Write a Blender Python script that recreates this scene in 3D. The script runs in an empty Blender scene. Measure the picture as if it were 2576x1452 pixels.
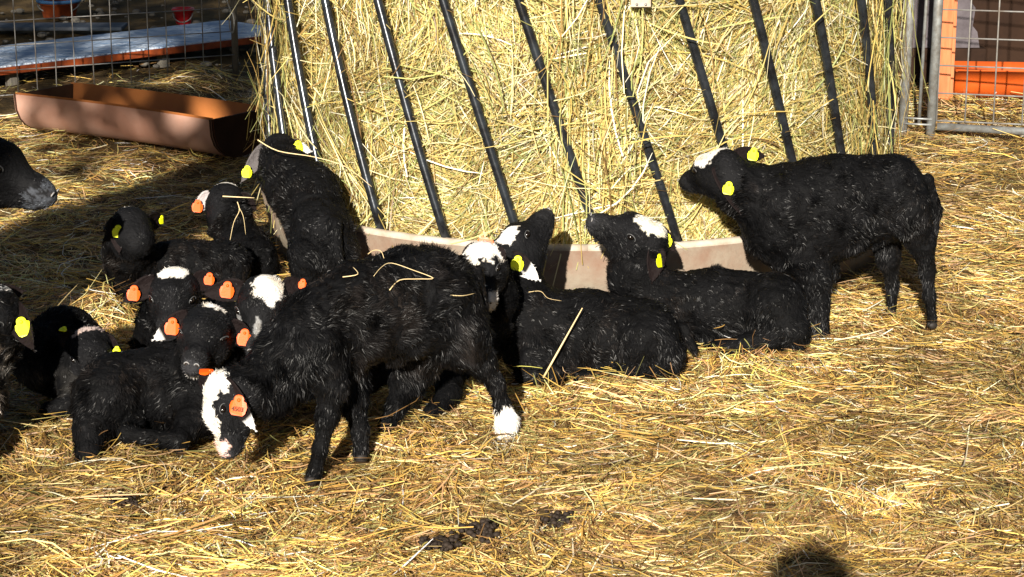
import bpy, math, random
import numpy as np
from mathutils import Vector, Matrix
from mathutils.bvhtree import BVHTree

# ------------------------------------------------------------------ camera, world, sun, exposure
sc = bpy.context.scene
COL = sc.collection
CAMZ, PITCH, FD = 1.76, math.radians(14.3), 5604.0
cam_d = bpy.data.cameras.new('camera'); cam = bpy.data.objects.new('camera', cam_d); COL.objects.link(cam)
cam.location = (0, 0, CAMZ); cam.rotation_euler = (math.radians(90) - PITCH, 0, 0)
cam_d.lens = FD / 2576 * 36; cam_d.sensor_width = 36; cam_d.clip_end = 1000; cam_d.clip_start = .05
sc.camera = cam
SUN_EL, SUN_AZ = math.radians(20.5), math.radians(187.6)
S = Vector((math.sin(SUN_AZ) * math.cos(SUN_EL), math.cos(SUN_AZ) * math.cos(SUN_EL), math.sin(SUN_EL)))
w = bpy.data.worlds.new("World"); sc.world = w; w.use_nodes = True
sky = w.node_tree.nodes.new('ShaderNodeTexSky'); sky.sky_type = 'NISHITA'; sky.sun_disc = False
sky.sun_elevation = SUN_EL; sky.sun_rotation = SUN_AZ
bg = w.node_tree.nodes['Background']; bg.inputs['Strength'].default_value = .024
w.node_tree.links.new(sky.outputs[0], bg.inputs[0])
sd = bpy.data.lights.new('sun', 'SUN'); sd.energy = 5.0; sd.angle = math.radians(.5); sd.color = (1, .93, .82)
sun = bpy.data.objects.new('sun', sd); COL.objects.link(sun); sun.location = S * 30
sun.rotation_euler = S.to_track_quat('Z', 'Y').to_euler()
sc.view_settings.view_transform = 'Standard'; sc.view_settings.look = 'None'
sc.view_settings.exposure = 1.05; sc.view_settings.gamma = 1

R = np.random.default_rng(7); random.seed(7)

# ------------------------------------------------------------------ helpers
CT, ST = math.cos(PITCH), math.sin(PITCH)
def ray(px, py):
    x, u = (px - 1288) / FD, (726 - py) / FD
    return np.array([x, u * ST + CT, u * CT - ST])
def P(px, py, Y):
    d = ray(px, py); return np.array([0, 0, CAMZ]) + d * (Y / d[1])
def G(px, py, z=0.):
    d = ray(px, py); return np.array([0, 0, CAMZ]) + d * ((z - CAMZ) / d[2])
def pxs(Y): return (Y / CT) / FD          # metres per photo pixel at depth Y (approx)

def hash3(i, j, k, seed):
    n = (i * 374761393 + j * 668265263 + k * 2147483647 + seed * 974634777) & 0xffffffff
    n = ((n ^ (n >> 13)) * 1274126177) & 0xffffffff
    return ((n ^ (n >> 16)) & 0xffff) / 65535.
def noise(p, seed=0):
    p = np.asarray(p, float); f = np.floor(p); i = f.astype(np.int64); t = p - f; t = t * t * (3 - 2 * t)
    r = 0
    for a in (0, 1):
        for b in (0, 1):
            for c in (0, 1):
                wgt = (t[:, 0] if a else 1 - t[:, 0]) * (t[:, 1] if b else 1 - t[:, 1]) * (t[:, 2] if c else 1 - t[:, 2])
                r = r + wgt * hash3(i[:, 0] + a, i[:, 1] + b, i[:, 2] + c, seed)
    return r * 2 - 1
def nrm(v): return v / np.maximum(np.linalg.norm(v, axis=-1, keepdims=True), 1e-9)

def tag(o, label=None, cat=None, group=None, kind=None):
    if label: o['label'] = label
    if cat: o['category'] = cat
    if group: o['group'] = group
    if kind: o['kind'] = kind
    return o
def empty(name, loc=(0, 0, 0)):
    o = bpy.data.objects.new(name, None); COL.objects.link(o); o.location = loc; o.empty_display_size = .1
    return o
def mesh_obj(name, V, F, mat, parent=None, col=None, smooth=True):
    """V (n,3); F (m,k) array or list of faces; col (n,3) per-vertex colour"""
    me = bpy.data.meshes.new(name)
    V = np.asarray(V, float)
    origin = np.zeros(3)
    if isinstance(F, np.ndarray):
        m, k = F.shape
        me.vertices.add(len(V)); me.vertices.foreach_set('co', V.astype(np.float32).ravel())
        me.loops.add(m * k); me.loops.foreach_set('vertex_index', F.astype(np.int32).ravel())
        me.polygons.add(m)
        me.polygons.foreach_set('loop_start', np.arange(0, m * k, k, dtype=np.int32))
        me.polygons.foreach_set('loop_total', np.full(m, k, np.int32))
        me.update(calc_edges=True)
    else:
        me.from_pydata([tuple(v) for v in V], [], [tuple(int(i) for i in f) for f in F])
    if smooth: me.polygons.foreach_set('use_smooth', np.ones(len(me.polygons), bool))
    if col is not None:
        a = me.color_attributes.new('col', 'FLOAT_COLOR', 'POINT')
        a.data.foreach_set('color', np.c_[col, np.ones(len(V))].astype(np.float32).ravel())
    me.materials.append(mat)
    o = bpy.data.objects.new(name, me); COL.objects.link(o)
    if parent: 
        o.parent = parent; o.matrix_parent_inverse = Matrix.Translation(-parent.location)
    return o
class MB:
    """collects simple solids for one mesh"""
    def __init__(s): s.V = []; s.F = []
    def add(s, V, F):
        n = len(s.V); s.V += [tuple(v) for v in V]; s.F += [tuple(i + n for i in f) for f in F]
    def box(s, c, sz, M=None, bevel=0):
        hx, hy, hz = np.array(sz) / 2
        b = min(bevel, hx * .9, hy * .9, hz * .9)
        if b <= 0:
            V = [(x, y, z) for x in (-hx, hx) for y in (-hy, hy) for z in (-hz, hz)]
            F = [(0, 1, 3, 2), (4, 6, 7, 5), (0, 4, 5, 1), (2, 3, 7, 6), (0, 2, 6, 4), (1, 5, 7, 3)]
        else:
            import bmesh
            bm = bmesh.new(); bmesh.ops.create_cube(bm, size=1)
            for v in bm.verts: v.co = Vector((v.co.x * 2 * hx, v.co.y * 2 * hy, v.co.z * 2 * hz))
            bmesh.ops.bevel(bm, geom=bm.edges[:], offset=b, segments=2, affect='EDGES', profile=.6)
            bm.verts.index_update(); V = [tuple(v.co) for v in bm.verts]; F = [[v.index for v in f.verts] for f in bm.faces]; bm.free()
        V = np.array(V)
        if M is not None: V = V @ np.array(M).T
        s.add(V + np.array(c), F)
    def tube(s, pts, r, n=8, cap=True):
        pts = np.array(pts, float); m = len(pts)
        rr = np.full(m, r, float) if np.isscalar(r) else np.array(r, float)
        T = nrm(np.gradient(pts, axis=0)); ref = np.array([0, 0, 1.]) if abs(T[0][2]) < .9 else np.array([1., 0, 0])
        A = nrm(np.cross(T[0], ref)); V = []
        for i in range(m):
            A = A - T[i] * np.dot(A, T[i]); A = A / max(np.linalg.norm(A), 1e-9); B = np.cross(T[i], A)
            for k in range(n):
                a = 2 * math.pi * k / n; V.append(pts[i] + rr[i] * (math.cos(a) * A + math.sin(a) * B))
        F = [(i * n + k, i * n + (k + 1) % n, (i + 1) * n + (k + 1) % n, (i + 1) * n + k) for i in range(m - 1) for k in range(n)]
        if cap: F += [tuple(range(n))[::-1], tuple((m - 1) * n + k for k in range(n))]
        s.add(V, F)
    def ell(s, c, r, M=None, nu=12, nv=8):
        V = []; 
        for j in range(nv + 1):
            t = math.pi * j / nv
            for i in range(nu):
                a = 2 * math.pi * i / nu
                V.append((math.sin(t) * math.cos(a) * r[0], math.sin(t) * math.sin(a) * r[1], math.cos(t) * r[2]))
        V = np.array(V)
        if M is not None: V = V @ np.array(M).T
        F = [(j * nu + i, (j + 1) * nu + i, (j + 1) * nu + (i + 1) % nu, j * nu + (i + 1) % nu) for j in range(nv) for i in range(nu)]
        s.add(V + np.array(c), F)
    def build(s, name, mat, parent=None, smooth=False):
        o = mesh_obj(name, np.array(s.V), s.F, mat, parent, smooth=smooth)
        return o

def ribbons(pts, side, wid, col):
    """pts (N,K,3), side (N,3) or (N,K,3), wid (N,K), col (N,3) -> V,F,C"""
    N, K, _ = pts.shape
    if side.ndim == 2: side = side[:, None, :]
    a = pts - side * wid[..., None] / 2; b = pts + side * wid[..., None] / 2
    V = np.stack([a, b], 2).reshape(-1, 3)
    base = (np.arange(N) * K * 2)[:, None] + (np.arange(K - 1) * 2)[None]
    F = np.stack([base, base + 1, base + 3, base + 2], -1).reshape(-1, 4)
    C = np.repeat(col, K * 2, 0)
    return V, F, C

# ------------------------------------------------------------------ materials
def mat(name, color=(.5, .5, .5), rough=.6, spec=.5, metal=0, bump=None, attr=False, mix=None, scale=8, sheen=0, trans=0, hsv=None, stretch=None):
    m = bpy.data.materials.new(name); m.use_nodes = True; nt = m.node_tree; b = nt.nodes['Principled BSDF']
    b.inputs['Roughness'].default_value = rough; b.inputs['Specular IOR Level'].default_value = spec
    b.inputs['Metallic'].default_value = metal; b.inputs['Base Color'].default_value = (*color, 1)
    tc = nt.nodes.new('ShaderNodeTexCoord'); vec = tc.outputs['Object']
    if stretch:
        mp = nt.nodes.new('ShaderNodeMapping'); mp.inputs['Scale'].default_value = stretch
        nt.links.new(vec, mp.inputs[0]); vec = mp.outputs[0]
    if attr:
        a = nt.nodes.new('ShaderNodeAttribute'); a.attribute_name = 'col'
        nt.links.new(a.outputs['Color'], b.inputs['Base Color'])
    elif mix:
        n = nt.nodes.new('ShaderNodeTexNoise'); n.inputs['Scale'].default_value = scale; n.inputs['Detail'].default_value = 8
        n.inputs['Roughness'].default_value = .65
        r = nt.nodes.new('ShaderNodeValToRGB'); e = r.color_ramp.elements
        e[0].position = .36; e[1].position = .64
        e[0].color = (*color, 1); e[1].color = (*mix, 1)
        nt.links.new(vec, n.inputs['Vector'])
        nt.links.new(n.outputs['Fac'], r.inputs[0]); nt.links.new(r.outputs[0], b.inputs['Base Color'])
    if bump:
        n = nt.nodes.new('ShaderNodeTexNoise'); n.inputs['Scale'].default_value = bump[0]; n.inputs['Detail'].default_value = 6
        bn = nt.nodes.new('ShaderNodeBump'); bn.inputs['Strength'].default_value = bump[1]; bn.inputs['Distance'].default_value = bump[2]
        nt.links.new(vec, n.inputs['Vector'])
        nt.links.new(n.outputs['Fac'], bn.inputs['Height']); nt.links.new(bn.outputs[0], b.inputs['Normal'])
    if sheen: b.inputs['Sheen Weight'].default_value = sheen
    if trans:
        tr = nt.nodes.new('ShaderNodeBsdfTranslucent'); mx = nt.nodes.new('ShaderNodeMixShader'); mx.inputs[0].default_value = trans
        nt.links.new(a.outputs['Color'] , tr.inputs[0]); out = nt.nodes['Material Output']
        nt.links.new(b.outputs[0], mx.inputs[1]); nt.links.new(tr.outputs[0], mx.inputs[2]); nt.links.new(mx.outputs[0], out.inputs[0])
    return m
M_hay = mat('hay', attr=True, rough=.42, spec=.45, trans=.12)
M_fur = mat('lamb wool', attr=True, rough=.38, spec=.13)
M_skin = mat('lamb coat', attr=True, rough=.6, spec=.04, bump=(95, .9, .006))
M_soil = mat('trodden soil', (.13, .085, .035), .95, .1, mix=(.06, .04, .02), scale=4, bump=(30, .8, .02))
M_core = mat('packed hay gap shade', (.05, .035, .014), .95, .1, mix=(.12, .09, .035), scale=25, bump=(60, .8, .02))  # dark colour stands for the shade in gaps between strands
M_eye = mat('eye', (.006, .004, .003), .15, .5)
M_hoof = mat('hoof', (.010, .008, .007), .6, .3, mix=(.02, .016, .013), scale=60)
M_hoofp = mat('pale hoof', (.5, .36, .24), .5, .4, mix=(.62, .5, .38), scale=60)
M_nose = mat('nose skin', (.02, .02, .022), .35, .5, mix=(.05, .05, .055), scale=90)
M_nosep = mat('pink nose skin', (.55, .26, .22), .45, .4, mix=(.35, .16, .14), scale=90)
M_grey = mat('grey muzzle rim', (.20, .20, .205), .5, .4, mix=(.30, .29, .28), scale=90)
M_lid = mat('eyelid skin', (.045, .045, .047), .5, .4, mix=(.07, .07, .07), scale=90)
M_palelip = mat('pale lip', (.5, .48, .46), .5, .4, mix=(.35, .33, .32), scale=90)
M_orange_tag = mat('orange tag plastic', (.9, .10, .006), .4, .4, bump=(300, .2, .001))
M_yellow_tag = mat('yellow tag plastic', (.84, .90, .01), .4, .4, bump=(300, .2, .001))
M_print = mat('tag print', (.1, .03, .01), .6, .2)
M_steel = mat('dark steel', (.05, .058, .068), .24, .5, metal=.6, mix=(.018, .018, .02), scale=20, bump=(90, .25, .001))
M_galv = mat('galvanised steel', (.36, .38, .38), .5, .5, metal=.55, mix=(.22, .21, .19), scale=30)
M_wire = mat('fence wire', (.42, .42, .41), .5, .5, metal=.4, mix=(.25, .22, .19), scale=12)
M_ring = mat('weathered trough', (.19, .115, .08), .85, .15, mix=(.25, .22, .17), scale=4.5, bump=(40, .7, .006))
M_rim = mat('worn rim', (.36, .29, .22), .7, .3, mix=(.5, .45, .38), scale=18)
M_terra = mat('terracotta plastic', (.46, .24, .17), .55, .3, mix=(.52, .33, .26), scale=2.5)
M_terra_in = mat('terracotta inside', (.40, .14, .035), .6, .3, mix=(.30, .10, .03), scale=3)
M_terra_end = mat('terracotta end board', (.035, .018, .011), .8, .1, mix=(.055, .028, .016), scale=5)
M_orange = mat('orange plastic', (.50, .085, .010), .55, .3, mix=(.36, .055, .008), scale=4)
M_owood = mat('orange painted wood', (.44, .12, .045), .7, .2, mix=(.52, .18, .075), scale=9, stretch=(6, 6, .6))
M_white = mat('flaking white paint with blue shade', (.70, .76, .84), .6, .4, mix=(.22, .36, .58), scale=9, stretch=(1, 2.2, 1), bump=(22, 1, .03))  # blue tone paints skylit shade onto the white boards
M_oedge = mat('orange edge', (.36, .07, .015), .6, .3, mix=(.14, .03, .01), scale=12)
M_wood = mat('grey wood', (.10, .095, .085), .85, .2, mix=(.18, .16, .13), scale=9, stretch=(1, 8, 1))
M_slab = mat('blue grey board', (.06, .08, .11), .8, .2, mix=(.11, .12, .14), scale=6)
M_red = mat('red plastic', (.55, .015, .02), .4, .4, mix=(.42, .01, .015), scale=5)
M_blue = mat('blue plastic', (.06, .18, .38), .45, .4, mix=(.05, .13, .3), scale=5)
M_block = mat('lilac render', (.12, .105, .115), .9, .1, mix=(.07, .06, .065), scale=8, bump=(25, .6, .01))
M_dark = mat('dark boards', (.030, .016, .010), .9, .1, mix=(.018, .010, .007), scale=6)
M_bark = mat('bark', (.10, .07, .05), .95, .1, mix=(.05, .035, .025), scale=12, bump=(20, 1, .03))
M_leaf = mat('foliage', (.05, .09, .03), .7, .2, mix=(.09, .12, .04), scale=3)
M_cloth = mat('dark jacket', (.03, .04, .07), .85, .2, mix=(.05, .06, .09), scale=20)
M_flesh = mat('skin', (.55, .33, .24), .5, .4)
M_hair = mat('brown hair', (.06, .035, .02), .6, .4, bump=(80, .6, .004))
M_dung = mat('dung', (.014, .009, .006), .75, .3, mix=(.035, .023, .015), scale=60)
M_pale = mat('pale straw', (.78, .62, .34), .5, .4, mix=(.68, .5, .25), scale=20)

# ------------------------------------------------------------------ ground
MOUNDS = [(1880, 915, .035, .35, .10), (1500, 985, .025, .35, .08), (255, 800, .075, .07, .12), (2190, 775, .02, .12, .10),
          (140, 1130, .03, .2, .12), (620, 1190, .02, .2, .1), (330, 1190, .02, .15, .08), (1900, 1180, .02, .5, .3),
          (1100, 1120, .015, .2, .1), (2400, 1120, .02, .3, .3), (1272, 1092, -.03, .05, .08), (785, 1210, -.02, .05, .07), (2345, 820, -.02, .05, .1), (2243, 790, -.02, .05, .1), (908, 1155, -.02, .05, .07)]
MG = [(*G(a, b)[:2], h, sx, sy) for a, b, h, sx, sy in MOUNDS]
MG += [(-1.75, 10.35, .12, .35, .22), (-1.55, 10.8, .12, .2, .3), (1.95, 10.5, .06, .5, .3)]
def gz(x, y):
    x = np.asarray(x, float); y = np.asarray(y, float)
    p = np.stack([x, y, np.zeros_like(x)], -1).reshape(-1, 3)
    near = np.clip((y.ravel() + 2) / 3, 0, 1)
    z = .013 * noise(p * 3.1, 1) + .012 * noise(p * 8.5, 2) + .008 * noise(p * 19, 3)
    z = z * near
    z = z.reshape(x.shape) - .018
    for mx, my, h, sx, sy in MG:
        z = z + h * np.exp(-((x - mx) / sx) ** 2 - ((y - my) / sy) ** 2)
    return z
def grid_ground():
    # fine patch in view, joined by coarse rings to the horizon: non-uniform axes, one sheet
    xs = np.concatenate([[-300, -120, -50, -20, -9], np.linspace(-5, 5, 201), [9, 20, 50, 120, 300]])
    ys = np.concatenate([[-300, -120, -50, -20, -6, -1], np.linspace(2, 14, 241), [16, 19, 24, 35, 60, 130, 300]])
    X, Y = np.meshgrid(xs, ys, indexing='ij'); Z = gz(X, Y)
    V = np.stack([X, Y, Z], -1).reshape(-1, 3); n, m = X.shape
    i = np.arange(n - 1)[:, None] * m + np.arange(m - 1)[None]
    F = np.stack([i, i + m, i + m + 1, i + 1], -1).reshape(-1, 4)
    o = mesh_obj('ground', V, F, M_soil); tag(o, kind='structure')
grid_ground()

PAL_G = np.array([(.60, .42, .12), (.47, .29, .08), (.26, .15, .06), (.40, .35, .13), (.74, .60, .30), (.13, .075, .035), (.26, .26, .10), (.88, .80, .62), (.60, .40, .24), (.36, .22, .12)])
WG = np.array([.17, .13, .16, .10, .10, .13, .07, .04, .06, .06])
PAL_B = np.array([(.76, .61, .24), (.62, .46, .15), (.52, .52, .20), (.88, .79, .50), (.34, .38, .14), (.36, .23, .08), (.93, .90, .78), (.20, .12, .05)])
WB = np.array([.22, .17, .15, .14, .10, .09, .06, .07])

def strands(cent, dirv, nrmv, L, wd, curl, pal, wts, K=4, seed=0, roll=.6, bright=None):
    pal = pal * (np.array([1.40, 1.33, 1.20]) if pal is PAL_G else np.array([.78, .77, .70]))
    r = np.random.default_rng(seed); N = len(cent)
    dirv = nrm(dirv); side = nrm(np.cross(nrmv, dirv)); up = np.cross(dirv, side)
    t = np.linspace(-.5, .5, K)
    c1 = r.normal(0, 1, N) * curl; c2 = r.normal(0, 1, N) * curl * .5
    pts = cent[:, None] + dirv[:, None] * (L[:, None] * t)[..., None] + side[:, None] * (c1 * L)[:, None, None] * (t * t * 2)[None, :, None] \
        + up[:, None] * (c2 * L)[:, None, None] * (t * t * 2)[None, :, None]
    a = r.normal(0, roll, N)[:, None]
    sd_ = side * np.cos(a) + up * np.sin(a)
    wid = wd[:, None] * np.array([.75] + [1] * (K - 2) + [.35])[None]
    col = pal[r.choice(len(pal), N, p=wts / wts.sum())] * r.uniform(.72, 1.25, N)[:, None]
    if bright is not None: col = col * bright[:, None]
    return ribbons(pts, sd_, wid, np.clip(col, 0, .95))
def join(parts):
    V, F, C = [], [], []; n = 0
    for v, f, c in parts:
        V.append(v); F.append(f + n); C.append(c); n += len(v)
    return np.concatenate(V), np.concatenate(F), np.concatenate(C)

def hay_ground():
    parts = []
    def region(N, y0, y1, seed, Lm, wm, lift, margin=.6, power=1.6, tilt=.18):
        r = np.random.default_rng(seed)
        # density falls with distance
        u = r.uniform(0, 1, N); q = 1 - power
        y = (y0 ** q + u * (y1 ** q - y0 ** q)) ** (1 / q)
        hw = y / CT * 1288 / FD + margin
        x = r.uniform(-1, 1, N) * hw
        # beyond the left fence the ground is mostly bare
        left = (x < -1.2) & (y > 10.6 + (x + 1.37) * .5)
        keep = ~left | (r.uniform(0, 1, N) < .10) | (np.hypot((x + 1.6) / .5, (y - 10.7) / .6) < 1)
        keep &= ~((x > 2.05) & (y > 11.0))
        keep &= ~(((x - FX) ** 2 + (y - FY) ** 2) < 1.09 ** 2)
        x, y = x[keep], y[keep]; n = len(x)
        e = .01
        z = gz(x, y); gx = (gz(x + e, y) - z) / e; gy = (gz(x, y + e) - z) / e
        nv = nrm(np.stack([-gx, -gy, np.ones(n)], -1))
        p2 = np.stack([x, y, np.zeros(n)], -1)
        ang = noise(p2 * 1.9, 11) * 2.6 + noise(p2 * 5, 12) * 1.6 + r.normal(0, .75, n)
        d = np.stack([np.cos(ang), np.sin(ang), r.normal(0, tilt, n)], -1)
        d = d - nv * np.sum(d * nv, -1, keepdims=True) * .85
        L = np.clip(r.lognormal(math.log(Lm), .45, n), .02, .35)
        cl = noise(p2 * 7, 15)
        c = np.stack([x, y, z + np.abs(r.normal(0, lift, n)) * (1.1 + cl) - .004], -1)
        br = 1 + .24 * noise(p2 * 1.7, 18) + .34 * noise(p2 * 4.5, 16) + .15 * noise(p2 * 14, 17)
        parts.append(strands(c, d, nv, L, r.uniform(.5, 1.35, n) * wm, .22, PAL_G, WG, seed=seed + 1, bright=br))
    region(215000, 3.9, 11.8, 21, .075, .0025, .010, tilt=.22, power=.9)
    region(24000, 3.9, 11.5, 23, .15, .0030, .018, tilt=.12)
    region(16000, 3.9, 9, 25, .05, .0024, .022, tilt=.7)
    region(70000, 3.9, 9, 27, .03, .0028, .012, tilt=.35, power=1.3)
    V, F, C = join(parts)
    o = mesh_obj('hay_litter', V, F, M_hay, col=C, smooth=False)
    tag(o, 'trampled golden hay strewn over the whole pen floor', 'hay', kind='stuff')
FX, FY, FR = .23, 7.71, 1.107      # feeder centre and radius
hay_ground()

# ------------------------------------------------------------------ feeder and hay
def feeder():
    root = empty('hay_feeder', (FX, FY, 0)); tag(root, 'round black slant-bar hay feeder standing in a worn brown tray', 'hay feeder')
    n = 96; prof = [(FR - .045, -.02), (FR + .005, .195), (FR - .03, .195), (FR - .08, -.02)]
    V = []; F = []
    for i in range(n):
        a = 2 * math.pi * i / n
        for r_, z in prof: V.append((FX + r_ * math.sin(a), FY - r_ * math.cos(a), z))
    k = len(prof)
    F = [(i * k + j, ((i + 1) % n) * k + j, ((i + 1) % n) * k + (j + 1) % k, i * k + (j + 1) % k) for i in range(n) for j in range(k)]
    mesh_obj('tray_wall', V, F, M_ring, root)
    m = MB(); m.tube([(FX + (FR - .01) * math.sin(a), FY - (FR - .01) * math.cos(a), .2) for a in np.linspace(0, 2 * math.pi, 97)], .014, 8)
    m.build('tray_rim', M_rim, root, smooth=True)
    for i, z in enumerate((1.22,)):
        m = MB(); m.tube([(FX + FR * math.sin(a), FY - FR * math.cos(a), z) for a in np.linspace(0, 2 * math.pi, 97)], .016, 8)
        m.build('top_ring', M_steel, root, smooth=True)
    N = 28; rr = FR - .025
    for kk in range(N):
        a0 = .04 + 2 * math.pi * kk / N
        pts = []
        for t in np.linspace(0, 1, 14):
            a = a0 - .226 * (t * 1.02 / .72); rad = rr + .004 * math.sin(t * 5 + kk)
            pts.append((FX + rad * math.sin(a), FY - rad * math.cos(a), .2 + t * 1.02))
        m = MB(); m.tube(pts, .0148, 10); m.build('bar', M_steel, root, smooth=True)
    # short board bolted between two bars near the top
    c = P(1612, -2, FY - FR - .02)
    m = MB(); m.box(c, (.06, .02, .045), bevel=.003); b = m.build('bracket_plate', M_rim, root)
    m = MB()
    for dx in (-.012, .014): m.ell(c + np.array([dx, -.013, -.014]), (.004, .004, .004))
    m.build('bolt', M_galv, b, smooth=True)
feeder()
def hay_bale():
    # packed core
    n, k = 160, 40; V = []; 
    a = np.linspace(0, 2 * math.pi, n, endpoint=False); z = np.linspace(.02, 1.3, k)
    A, Z = np.meshgrid(a, z, indexing='ij')
    q = np.stack([np.sin(A) * 2, np.cos(A) * 2, Z * 2], -1).reshape(-1, 3)
    rad = (1.0 + .03 * noise(q * 1.4, 31) + .015 * noise(q * 4, 32)).reshape(A.shape)
    rad = rad + .02 * np.clip((.32 - Z) / .2, 0, 1)
    V = np.stack([FX + rad * np.sin(A), FY - rad * np.cos(A), Z], -1).reshape(-1, 3)
    i = np.arange(n)[:, None] * k; j = np.arange(k - 1)[None]; i2 = ((np.arange(n) + 1) % n)[:, None] * k
    F = np.stack([i + j, i2 + j, i2 + j + 1, i + j + 1], -1).reshape(-1, 4)
    Fl = [tuple(f) for f in F] + [tuple(int(x) for x in np.arange(n) * k + k - 1)]
    root = empty('hay_bale', (FX, FY, 0)); tag(root, 'big bale of loose green-gold hay filling the round feeder', 'hay bale')
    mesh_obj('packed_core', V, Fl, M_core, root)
    parts = []
    def layer(N, Lm, wm, lift, seed, tilt, K=4, curl=.22):
        r = np.random.default_rng(seed)
        a = r.uniform(-1.75, 1.75, N); z = r.uniform(.17, 1.32, N)
        sa, ca = np.sin(a), np.cos(a)
        q = np.stack([sa * 2, ca * 2, z * 2], -1)
        rad = 1.0 + .03 * noise(q * 1.4, 31) + .015 * noise(q * 4, 32) + .02 * np.clip((.32 - z) / .2, 0, 1) + np.abs(r.normal(0, lift, N)) * (1 + .8 * noise(q * 2.2, 35))
        nv = np.stack([sa, -ca, np.zeros(N)], -1); tx = np.stack([ca, sa, np.zeros(N)], -1); tz = np.array([[0, 0, 1.]])
        ang = noise(q * 1.2, 33) * 2.4 + noise(q * 3.1, 34) * 1.8 + r.normal(0, .6, N) + .9
        d = tx * np.cos(ang)[:, None] + tz * np.sin(ang)[:, None] + nv * r.normal(0, tilt, N)[:, None]
        L = np.clip(r.lognormal(math.log(Lm), .5, N), .03, .55)
        c = np.stack([FX + rad * sa, FY - rad * ca, z], -1)
        pl = np.clip(noise(q * 1.1, 36) + .3, 0, 1)
        br = 1 + .22 * noise(q * 3, 37)
        parts.append(strands(c, d, nv, L, r.uniform(.5, 1.4, N) * wm, curl, PAL_B, WB, K=K, seed=seed + 1, bright=br))
    layer(80000, .075, .0024, .019, 41, .16, curl=.12)
    layer(16000, .17, .0030, .028, 43, .12, K=5, curl=.13)
    layer(1600, .24, .0036, .05, 45, .25, K=6, curl=.2)
    # wisps hanging straight down on the right and left flanks
    r = np.random.default_rng(47); N = 900
    a = np.concatenate([r.uniform(.95, 1.65, N // 2), r.uniform(-1.7, -1.1, N // 4), r.uniform(-.1, .15, N // 4)]); n2 = len(a)
    z = r.uniform(.25, 1.2, n2); rad = 1.05 + np.abs(r.normal(0, .035, n2))
    c = np.stack([FX + rad * np.sin(a), FY - rad * np.cos(a), z], -1)
    d = np.stack([r.normal(0, .13, n2), r.normal(0, .13, n2), np.ones(n2)], -1); nv = np.stack([np.sin(a), -np.cos(a), np.zeros(n2)], -1)
    parts.append(strands(c, d, nv, r.uniform(.12, .5, n2), r.uniform(.002, .005, n2), .2, PAL_B, WB, K=5, seed=48))
    V, F, C = join(parts)
    o = mesh_obj('loose_hay', V, F, M_hay, root, col=C, smooth=False); tag(o, kind='stuff')
hay_bale()

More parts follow.
